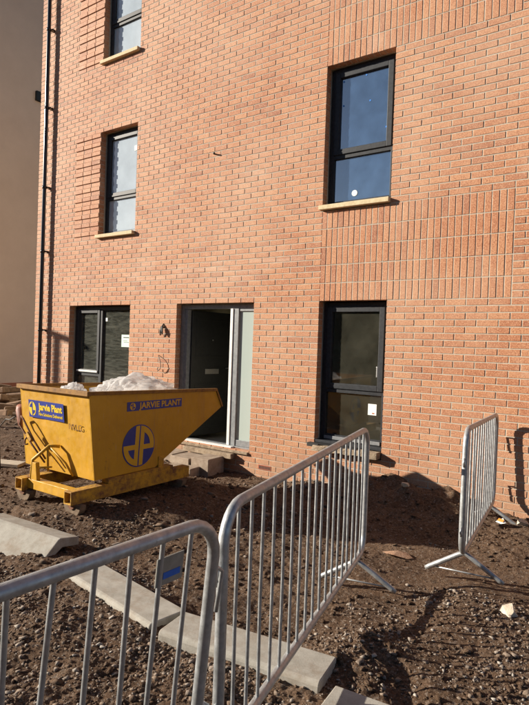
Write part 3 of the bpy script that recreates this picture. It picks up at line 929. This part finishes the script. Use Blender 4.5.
def logo(parent, cx, cy, z, r, blue, yellow, inverse=False):
    """round emblem: a d-shaped J and a P back to back inside a disc"""
    b = flat([[(cx + x, cy + y) for x, y in disc(r)]], 'logo', blue, parent, z)
    s = r; ri = r * .94; polys = []
    polys.append(clip_poly(rect(-.27 * s, -.03 * s, -1.1 * s, 1.1 * s), ri))                    # stem of J
    polys.append(clip_poly(rect(.05 * s, .29 * s, -1.1 * s, 1.1 * s), ri))                     # stem of P
    # J bowl: quarter ring, lower left, with a bar at the top
    polys.append(clip_poly(rect(-1.1 * s, -.27 * s, -.20 * s, .02 * s), ri))
    for q in ringpoly(0, 0, ri, ri * .72, 180, 262): polys.append(q)
    for q in ringpoly(0, 0, ri, ri * .72, -4, 78): polys.append(q)                              # P bowl
    polys.append(clip_poly(rect(.29 * s, 1.1 * s, -.08 * s, .14 * s), ri))
    polys = [[(cx + x, cy + y) for x, y in p_] for p_ in polys if len(p_) > 2]
    flat(polys, 'emblem', yellow, parent, z + .0012)
    return b
flat([[(-.235 + .062 * math.cos(t) , .0 + .075 * math.sin(t)) for t in [2 * math.pi * i / 28 for i in range(28)]]], 'logo', M['sign_yellow'], sg, .0022)
pl = [clip_poly(rect(-.008, .008, -.1, .1), .066), clip_poly(rect(-.07, -.012, .012, .07), .052), clip_poly(rect(.012, .07, -.07, -.012), .052)]
flat([[(-.235 + x * .95, y * 1.1) for x, y in p_] for p_ in pl if p_], 'emblem', M['sign_blue'], sg, .0034)
st = stick(text_mesh('IVLLG', .085, M['stencil'], width=.20), 'stencil', skip, 0, 0)
st.location = on_back(.93, .80, .012); st.rotation_euler = (math.pi / 2 + tilt, 0, 0)
# shaded side, faces +X: text reads along +Y
def side_root(name, y, z, w, h, mat):
    mb = MB(); mb.box(-w / 2, w / 2, -h / 2, h / 2, -.001, .001)
    o = mb.build(name, mat, skip, (xr + .0025, yl(y), z)); o.rotation_euler = (math.pi / 2, 0, math.pi / 2); return o
s2 = side_root('sign', -1.86, .992, .80, .095, M['sign_blue'])
s2.rotation_euler = (math.pi / 2, 0, math.pi / 2)
stick(text_mesh('JARVIE PLANT', .088, M['logo_yellow'], bold=.0022, width=.62), 'lettering', s2, .07, 0)
flat([[(-.325 + x, y) for x, y in disc(.038)]], 'logo', M['logo_yellow'], s2, .0022)
flat([[(-.325 + x, y) for x, y in p_] for p_ in (rect(-.006, .006, -.034, .034), rect(-.028, -.01, .004, .02), rect(.01, .028, -.02, -.004))], 'emblem', M['sign_blue'], s2, .0034)
mb = MB(); mb.box(-.001, .001, -.001, .001, -.001, .001)
lg_root = bpy.data.objects.new('logo', None); bpy.data.objects.remove(lg_root)
mb = MB(); n_ = 48; mb.tube([(0, 0, -.001), (0, 0, .001)], .222, n_)
lg = mb.build('logo', M['sign_blue'], skip, (xr + .0025, yl(-2.085), .575)); lg.rotation_euler = (math.pi / 2, 0, math.pi / 2)
r_ = .222; ri = r_ * .945; polys = []
sh = .06
polys.append(clip_poly(rect(-.26 * r_, -.02 * r_, -1.1 * r_, 1.1 * r_, sh), ri))
polys.append(clip_poly(rect(.05 * r_, .29 * r_, -1.1 * r_, 1.1 * r_, sh), ri))
polys.append(clip_poly(rect(-1.1 * r_, -.255 * r_, -.16 * r_, .07 * r_), ri))
polys.append(clip_poly(rect(.28 * r_, 1.1 * r_, -.20 * r_, .03 * r_), ri))
polys += ringpoly(0, 0, ri, ri * .72, 176, 258) + ringpoly(0, 0, ri, ri * .72, -10, 75)
flat([p_ for p_ in polys if len(p_) > 2], 'emblem', M['logo_yellow'], lg, .0024)

# crumpled polythene heaped in the skip
def crumple(name, cx, cy, cz, rx, ry, rz, seed, mat):
    nu, nv = 190, 100
    U, V_ = np.meshgrid(np.linspace(0, 2 * np.pi, nu, endpoint=False), np.linspace(.02, np.pi * .72, nv), indexing='ij')
    sx_, sy_, sz_ = np.cos(U) * np.sin(V_), np.sin(U) * np.sin(V_), np.cos(V_)
    px, py = sx_ * 2.3 + sz_ * 1.1 + seed, sy_ * 2.3 - sz_ * .8 + seed * 2
    rr_ = random.Random(seed); r = 1 + .30 * fbm(px, py, .8, 2, .5, seed + 5)
    for k in range(22):            # straight creases in random directions, coarse to fine
        d = Vector((rr_.gauss(0, 1), rr_.gauss(0, 1), rr_.gauss(0, 1))).normalized(); fq = 1.1 + .33 * k; ph = rr_.random()
        w = (sx_ * d.x + sy_ * d.y + sz_ * d.z) * fq + ph + .25 * fbm(px, py, 1.1, 2, .5, seed + 20 + k)
        r = r + (.11 / (1 + .33 * k)) * (np.abs((w % 1.0) - .5) * 2 - .5)
    r = r * (1 + .20 * sy_)
    X, Y, Z = cx + rx * sx_ * r, cy + ry * sy_ * r, cz + rz * sz_ * r
    vs = np.stack([X, Y, Z], -1).reshape(-1, 3); fs = []
    for i in range(nu):
        for j in range(nv - 1):
            a_, b_ = i * nv + j, ((i + 1) % nu) * nv + j
            fs.append((a_, a_ + 1, b_ + 1, b_))
    fs.append(tuple(i * nv for i in range(nu))[::-1])
    mb = MB(); mb.add(vs.tolist(), fs, smooth=True)
    o = mb.build(name, mat); o.location = CAM * (1 - SKS); o.scale = (SKS,) * 3
    return o
pf = crumple('polythene_sheet', -1.44, -1.80, .93, .35, .60, .33, 3, M['plastic'])
tag(pf, 'crumpled clear polythene sheeting heaped in the yellow skip', 'plastic sheet')
pf2 = crumple('polythene_bag', -1.72, -2.36, 1.02, .15, .14, .16, 8, M['plastic'])
tag(pf2, 'small clear plastic bag at the back corner of the skip, left of the larger sheet', 'plastic bag')
mb = MB()
gx, gy = 16, 20; vs = []; fs = []
for i in range(gx + 1):
    for j in range(gy + 1):
        x = xl + .02 + (xr - xl - .04) * i / gx; y = yl(-2.62) + 1.45 * j / gy
        vs.append((x + SX, y + SY, .74 + .16 * float(fbm(np.array([x * 1.]), np.array([y]), 3., 3, .5, 5)[0])))
for i in range(gx):
    for j in range(gy):
        a_ = i * (gy + 1) + j; fs.append((a_, a_ + gy + 1, a_ + gy + 2, a_ + 1))
mb.add(vs, fs); o = mb.build('rubble_fill', M['block'], fix=False); o.location = CAM * (1 - SKS); o.scale = (SKS,) * 3
tag(o, 'building rubble filling the skip below the polythene', 'rubble', kind='stuff')

# ---------------------------------------------------------------- crowd barriers
def barrier(loc, rz, L, label, pitch=0., feet=(True, True), bars=None, foot_drop=0.0):
    root = tag(empty('crowd_barrier', loc, rz), label, 'barrier', 'galvanised crowd barriers')
    root.rotation_euler = (0, pitch, rz)
    zt, zb, r, cr = 1.08, .20, .0205, .13
    path = arc(L - cr, zt - cr, cr, 90, 0) + arc(L - cr, zb + cr, cr, 0, -90) + arc(cr, zb + cr, cr, 270, 180) + arc(cr, zt - cr, cr, 180, 90)
    MB().tube([(x, 0, z) for x, z in path], r, 14, closed=True).build('frame', M['galv'], root)
    n = bars or int(round((L - .12) / .122))
    for k in range(n):
        x = L * (k + 1) / (n + 1)
        def edge(x, top):
            d = min(x, L - x)
            if d >= cr: return zt if top else zb
            h = cr - math.sqrt(max(0, cr * cr - (cr - d) ** 2))
            return zt - h if top else zb + h
        w = random.uniform(-.006, .006) * (2.6 if random.random() < .2 else 1); w2 = random.uniform(-.004, .004)
        zz0, zz1 = edge(x, False), edge(x, True)
        MB().tube([(x, 0, zz0), (x + w, w2, zz0 + (zz1 - zz0) * .45), (x, 0, zz1)], .0078, 8, cap=False).build('bar', M['galv'], root)
    for s, x in ((0, .17), (1, L - .17)):
        if not feet[s]: continue
        h = zb - .012; fd = foot_drop
        f = MB().tube([(x, -.27, .012 + fd), (x, -.24, .03 + fd), (x, -.035, h - .03), (x, 0, h - .012), (x, .035, h - .03), (x, .24, .03 + fd), (x, .27, .012 + fd)], [.015, .019, .019, .019, .019, .019, .015], 10).build('foot', M['galv'], root)
        MB().tube([(x, -.23, .035 + fd), (x, .23, .035 + fd)], .006, 7).build('tie_rod', M['galv'], f)
    for z in (.86, .38):
        MB().tube([(L, 0, z + .03), (L + .03, 0, z + .04), (L + .055, 0, z + .02), (L + .05, 0, z - .05), (L + .045, 0, z - .12)], .0075, 8).build('hook', M['galv'], root)
        MB().tube([(-.0, .0, z + .015), (-.035, .0, z + .02), (-.05, 0, z - .01), (-.035, 0, z - .035), (0, 0, z - .03)], .0075, 8).build('eye', M['galv'], root)
    return root
# the one in front (left), running back past the camera; the middle one; the one against the wall
aA, aE = Vector((2.335, -4.715)), Vector((2.29, -7.0))
dA = aA - aE
A = barrier((aE.x - .105, aE.y, 0.026), math.atan2(dA.y, dA.x), dA.length, 'galvanised crowd barrier cropped at the left edge, with a blue labelled plate')
A.rotation_euler.x = R(5.5)      # it leans towards the right
bN, bF = Vector((2.285, -4.62)), Vector((1.805, -2.40))
dB = bF - bN
B = barrier((bN.x, bN.y, .018), math.atan2(dB.y, dB.x), dB.length, 'galvanised crowd barrier in the middle, slanting from the front towards the window')
cN, cF = Vector((2.425, -2.15)), Vector((2.185, -.14))
dC = cF - cN
Cb = barrier((cN.x, cN.y, .05), math.atan2(dC.y, dC.x), dC.length, 'galvanised crowd barrier standing end-on against the brick wall, at the right', pitch=R(2.3), bars=13)
# tag plate between two bars of the front barrier
def A_local(y): return (y - aE.y) / (dA.y / dA.length)
mb = MB(); x0, x1 = A_local(-4.972), A_local(-4.862)
mb.box(x0, x1, -.002, .002, .925, 1.012); tp = mb.build('tag_plate', M['tag_plate'], A)
mb = MB(); mb.box(x0 + .028, x1 - .012, -.0035, -.0022, .944, .964); mb.build('tag_label', M['tag_blue'], tp)
tp.data.update()

# ---------------------------------------------------------------- loose kerbs, blocks, stones
def kerb(label, c, ang, L, w=.255, h=.125, ztop=.10, roll=0., pitch=0., prof=None, mat='concrete'):
    pr = prof or [(-w / 2, 0), (w / 2, 0), (w / 2, h), (-w / 2 + .022, h), (-w / 2 + .006, h - .006), (-w / 2, h - .022)]
    mb = MB(); mb.prism(pr, (-L / 2, 0, -h), (L / 2, 0, -h), (0, 1, 0), (0, 0, 1))
    o = mb.build('kerb_stone', M[mat], bevel=.006)
    o.location = (c[0], c[1], ztop); o.rotation_euler = (roll, pitch, ang)
    return tag(o, label, 'kerb stone', 'loose concrete kerb stones')
kerb('pale concrete kerb stone lying between the left and middle barriers, below the skip', (.80, -3.755), R(-8.5), .93, ztop=.10)
kerb('pale concrete kerb stone running under the middle barrier, its end in barrier shadow', (1.775, -3.775), R(8.8), .93, ztop=.10, pitch=R(.5))
kerb('concrete kerb stone cropped by the bottom edge of the picture', (2.80, -3.885), R(5), .93, ztop=.10)
kerb('wide splayed concrete kerb stone at the left edge, tilted towards the camera', (-.60, -3.575), R(5), .93, h=.16, ztop=.17, roll=R(0), pitch=R(1), prof=[(-.215, 0), (-.15, -.005), (.0, .085), (.16, .06), (.16, .125), (-.02, .16), (-.04, .152)])

def block(label, x, y, z, sx, sy, sz, rz, group=None, mat='block', name='concrete_block', cat='block', tilt=(0, 0), bev=.008):
    mb = MB(); mb.box(-sx / 2, sx / 2, -sy / 2, sy / 2, 0, sz)
    o = mb.build(name, M[mat], bevel=bev); o.location = (x, y, z); o.rotation_euler = (tilt[0], tilt[1], rz)
    return tag(o, label, cat, group)
block('grey brown concrete block of the door step, at its right end by the dark recess', -1.53, -.25, -.20, .30, .36, .31, R(3))
block('grey brown concrete block of the door step, second from the right', -1.87, -.27, -.20, .36, .36, .28, R(-2))
block('grey brown concrete block of the door step, third from the right', -2.23, -.25, -.20, .34, .36, .29, R(4))
block('grey brown concrete block of the door step, leftmost, mostly behind the skip', -2.60, -.27, -.20, .36, .36, .29, R(-3))
block('low concrete block laid in front of the door step', -1.72, -.56, -.16, .44, .215, .16, R(6))
block('rough stone bedded below the door threshold', -1.7, -.05, .085, .9, .09, .07, R(0), name='bedding_stone', mat='dirty_stone', cat='stone')
G_ST = 'building stones dumped at the foot of the beige wall'
spots = [(-7.2 - 3.6 * t + .82 * o_, .25 + 2.0 * t + .57 * o_, z, sz_) for t, o_, z, sz_ in ((.30, .1, 0, .42), (.42, -.1, 0, .45), (.55, .15, 0, .45), (.62, -.2, .12, .42), (.75, .15, .12, .36), (.68, -.05, 0, .5), (.82, -.2, .22, .42), (.12, -.15, 0, .3), (.92, .2, .24, .4), (.88, -.3, .12, .5), (.80, .1, 0, .5), (1.0, -.15, .26, .42))]
SL = ['brown building stone second from the front of the pile left of the skip', 'brown building stone third from the front of the pile left of the skip', 'brown building stone fourth from the front of the pile left of the skip',
      'brown building stone lying on the middle of the pile, left side', 'small brown building stone lying on the middle of the pile, next to the skip', 'brown building stone fifth from the front of the pile left of the skip',
      'brown building stone in the upper layer of the pile, at the left edge', 'smallest brown building stone, foremost of the pile left of the skip', 'brown building stone on top of the pile, next to the skip',
      'brown building stone in the second layer at the back of the pile', 'large brown building stone at the bottom, rearmost of the pile', 'brown building stone on top of the pile at its far left end']
for i, (x, y, z, s) in enumerate(spots):
    block(SL[i], x, y, z - .04, s, s * .55, .15, R(35) + random.uniform(-.7, .7), G_ST, 'brown_stone', 'building_stone', 'stone', (random.uniform(-.25, .25), random.uniform(-.3, .3)), .025)
block('pale timber board lying on the soil left of the skip', -3.36, -2.10, GZ(-3.3, -2.1) + .01, .42, .2, .04, R(28), None, 'timber', 'timber_board', 'board', (.02, .03), .004)

def rock_verts(seed, n=1):
    """angular broken stone: hull of a few random points"""
    r_ = random.Random(seed); bm = bmesh.new()
    for k in range(9 if n == 1 else 16):
        d = Vector((r_.gauss(0, 1), r_.gauss(0, 1), r_.gauss(0, 1))).normalized() * r_.uniform(.8, 1.1)
        bm.verts.new(d)
    bmesh.ops.convex_hull(bm, input=bm.verts)
    bmesh.ops.delete(bm, geom=[v for v in bm.verts if not v.link_faces], context='VERTS')
    bmesh.ops.triangulate(bm, faces=bm.faces)
    bmesh.ops.recalc_face_normals(bm, faces=bm.faces)
    bm.verts.index_update()
    vs = np.array([v.co[:] for v in bm.verts]); fs = np.array([[v.index for v in f.verts] for f in bm.faces]); bm.free()
    return vs, fs
def rock(name, label, x, y, s, rz, mat, seed, cat='stone', dz=0.):
    vs, fs = rock_verts(seed, 2)
    mb = MB(); mb.add((vs * np.array(s)).tolist(), [tuple(f) for f in fs.tolist()])
    o = mb.build(name, M[mat]); o.location = (x, y, GZ(x, y) + s[2] * .35 + dz); o.rotation_euler = (.05, .08, rz)
    return tag(o, label, cat)
rock('flat_stone', 'flat sandy stone lying on the soil between the middle and right barriers', 1.83, -1.78, (.135, .07, .03), R(20), 'orange_rock', 5)
# pale angular shard: a wedge
mb = MB(); mb.add([(-.10, .02, 0), (.06, .06, 0), (.09, -.05, 0), (-.01, -.11, 0), (-.07, .02, .07), (.03, .03, .10), (.04, -.06, .05)], [(3, 2, 1, 0), (0, 1, 5, 4), (1, 2, 6, 5), (2, 3, 6), (3, 0, 4, 6), (4, 5, 6)])
o = mb.build('stone_shard', M['pale_rock'], bevel=.005); o.scale = (.62, .62, .62); o.location = (2.80, -2.40, GZ(2.8, -2.4) + .0); o.rotation_euler = (0, 0, R(15)); tag(o, 'pale angular stone shard on the gravel at the right', 'stone')
rock('lump_stone', 'pale lump of stone at the wall beside the right barrier foot', 2.50, -.28, (.075, .06, .05), 1.1, 'pale_rock', 9)
rock('lump_stone', 'grey lump of stone on the spoil heap under the ground floor window', 1.32, -.32, (.05, .045, .04), .4, 'pale_rock', 12, dz=.02)
mb = MB(); rs = random.Random(4)
vs = [(.06 * math.cos(i * .785) * rs.uniform(.7, 1.2), .045 * math.sin(i * .785) * rs.uniform(.7, 1.2), rs.uniform(0, .03)) for i in range(8)] + [(rs.uniform(-.02, .02), rs.uniform(-.02, .02), .065)]
mb.add(vs, [(i, (i + 1) % 8, 8) for i in range(8)] + [tuple(range(7, -1, -1))])
o = mb.build('food_wrapper', M['paper']); o.location = (2.33, -.42, GZ(2.33, -.42) + .01); tag(o, 'crumpled white and orange wrapper at the far foot of the right barrier', 'litter')
mb = MB(); mb.add([(-.035, -.03, .035), (.02, -.04, .03), (.03, -.035, .055), (-.02, -.025, .06)], [(0, 1, 2, 3)])
mb.build('print', simple('wrapper_orange', (.7, .22, .03), (.75, .28, .05), 20), o)

# slim post lamp just outside the frame on the left; its shadow falls on the wall beside the downpipe
t_ = 7.0
lx, ly = -5.41 - math.sin(SUN_AZ) * t_, -math.cos(SUN_AZ) * t_
lh = 1.725 + t_ * math.tan(SUN_EL)
lamp = tag(empty('lamp_post', (lx, ly, 0)), 'slim dark lamp post left of the skip, its shadow falling beside the downpipe', 'lamp post')
MB().tube([(0, 0, -.1), (0, 0, lh)], .06, 12).build('post', M['pipe'], lamp)
mb = MB(); mb.prism([(-.06, -.04), (.06, -.04), (.06, .05), (-.06, .05)], (-.12, 0, lh + .01), (.42, .0, lh - .10), (0, 1, 0), (0, 0, 1)); mb.build('lamp_head', M['pipe'], lamp, bevel=.01)

# ---------------------------------------------------------------- gravel and clods (uncountable)
def scatter(name, N, smin, smax, mat, region, dens, seed, flatz=.7, lo=0., hi=1.):
    g = np.random.default_rng(seed)
    x = g.uniform(region[0], region[1], N * 4); y = g.uniform(region[2], region[3], N * 4)
    keep = g.uniform(0, 1, N * 4) < dens(x, y)
    x, y = x[keep][:N], y[keep][:N]; n = len(x)
    s = smin * (smax / smin) ** (g.uniform(0, 1, n) ** 3.6)
    z = ground_z(x, y) + s * .12
    tmpl = [rock_verts(100 + k, 1) for k in range(10)]
    Vs, Fs, Rn = [], [], []; off = 0
    which = g.integers(0, 10, n); rot = g.uniform(0, 2 * np.pi, n); rn = lo + (hi - lo) * g.uniform(0, 1, n) ** 1.25
    asp = g.uniform(.55, 1.4, (n, 2)); az = g.uniform(.35, .85, n) * flatz / .7
    for k in range(10):
        idx = np.where(which == k)[0]
        vs, fs = tmpl[k]
        vv = vs[None] * np.stack([s[idx] * asp[idx, 0], s[idx] * asp[idx, 1], s[idx] * az[idx]], -1)[:, None, :]
        c_, s_ = np.cos(rot[idx])[:, None], np.sin(rot[idx])[:, None]
        X = vv[..., 0] * c_ - vv[..., 1] * s_ + x[idx][:, None]; Y = vv[..., 0] * s_ + vv[..., 1] * c_ + y[idx][:, None]
        Z = vv[..., 2] + z[idx][:, None]
        Vs.append(np.stack([X, Y, Z], -1).reshape(-1, 3))
        f = fs[None] + (np.arange(len(idx)) * len(vs))[:, None, None] + off
        Fs.append(f.reshape(-1, 3)); off += len(idx) * len(vs)
        Rn.append(np.repeat(rn[idx], len(fs)))
    V = np.concatenate(Vs); F = np.concatenate(Fs); Rn = np.concatenate(Rn)
    me = bpy.data.meshes.new(name)
    me.vertices.add(len(V)); me.vertices.foreach_set('co', V.ravel())
    me.loops.add(F.size); me.loops.foreach_set('vertex_index', F.ravel().astype(np.int32))
    me.polygons.add(len(F)); me.polygons.foreach_set('loop_start', np.arange(0, F.size, 3, dtype=np.int32))
    me.update(calc_edges=True)
    at = me.attributes.new('rnd', 'FLOAT', 'FACE'); at.data.foreach_set('value', Rn.astype(np.float32))
    me.materials.append(mat)
    return link(name, me)
def dens_gravel(x, y):
    d = .03 + .75 * sstep(.06, .22, fbm(x, y, 1.4, 3, .5, 71))
    d = np.maximum(d, (.25 + .75 * sstep(-.1, .1, fbm(x, y, 1.8, 3, .5, 72))) * sstep(2.0, 2.5, x) * sstep(-1.9, -2.4, y))
    d = np.maximum(d, (.45 + .55 * sstep(-.1, .06, fbm(x, y, 1.6, 3, .5, 73))) * sstep(-3.8, -4.1, y))
    d = np.maximum(d, np.exp(-((x - 2.26) ** 2 / .05 + (y + 3.32) ** 2 / .09)))
    d *= np.where(y > -2.2, .45, 1.)
    return np.where(y > -.02, 0, d)
o = scatter('gravel', 75000, .0025, .021, M['stone'], (-.8, 4.3, -5.6, -.03), dens_gravel, 5)
tag(o, 'pale gravel and small stones strewn over the soil', 'gravel', kind='stuff')
def dens_clod(x, y): return np.where(y > -.04, 0, .35 + 1.2 * np.clip(fbm(x, y, 1.1, 3, .5, 91), -.25, .5))
o = scatter('rubble_gravel', 9000, .006, .026, M['stone'], (-.3, 3.0, -5.3, -3.85), lambda x, y: (.3 + .7 * sstep(-.1, .06, fbm(x, y, 1.6, 3, .5, 73))) * sstep(-3.85, -4.1, y), 15, .6, 0, .8)
tag(o, 'dense angular gravel on the bank behind the left barrier', 'gravel', kind='stuff')
o = scatter('soil_clods', 16000, .005, .034, M['soil'], (-5.0, 4.0, -5.4, -.05), dens_clod, 6, .62)
tag(o, 'crumbled brown clods of soil all over the plot', 'soil', kind='stuff')
o = scatter('stone_litter', 6000, .006, .05, M['stone'], (-11, .5, -4.2, 2.4), lambda x, y: np.where((y > -.04) & (x > -6.2), 0, .5), 8, .7, 0, .75)
tag(o, 'scattered stones on the soil around the skip', 'stones', kind='stuff')

# ---------------------------------------------------------------- unseen belt of trees added behind the camera for the glass to mirror
g = np.random.default_rng(3); N = 24000
cx = g.uniform(-45, 45, N); cz = g.uniform(-.2, 1, N) ** 1.0; top = 7.5 + 4 * fbm(cx, cx * 0, .12, 3, .5, 17) + 2 * fbm(cx, cx * 0, .6, 2, .5, 27)
P = np.stack([cx, -27 + g.normal(0, 1.2, N), np.clip(cz, 0, 1) * top], -1)
d1 = g.normal(0, 1, (N, 3)); d1 /= np.linalg.norm(d1, axis=1)[:, None]; d2 = np.cross(d1, g.normal(0, 1, (N, 3))); d2 /= np.linalg.norm(d2, axis=1)[:, None]
sz = g.uniform(.45, .95, N)[:, None]
V = np.stack([P - d1 * sz, P + d2 * sz * .6, P + d1 * sz, P - d2 * sz * .6], 1).reshape(-1, 3)
mb = MB(); mb.v = V.tolist(); mb.f = [(4 * i, 4 * i + 1, 4 * i + 2, 4 * i + 3) for i in range(N)]; mb.sm = [False] * N; mb.fa = [0] * N
o = mb.build('added_tree_belt', M['leaf'], fix=False)
tag(o, 'added dark belt of trees out of view, mirrored in the window glass', 'trees', kind='stuff')
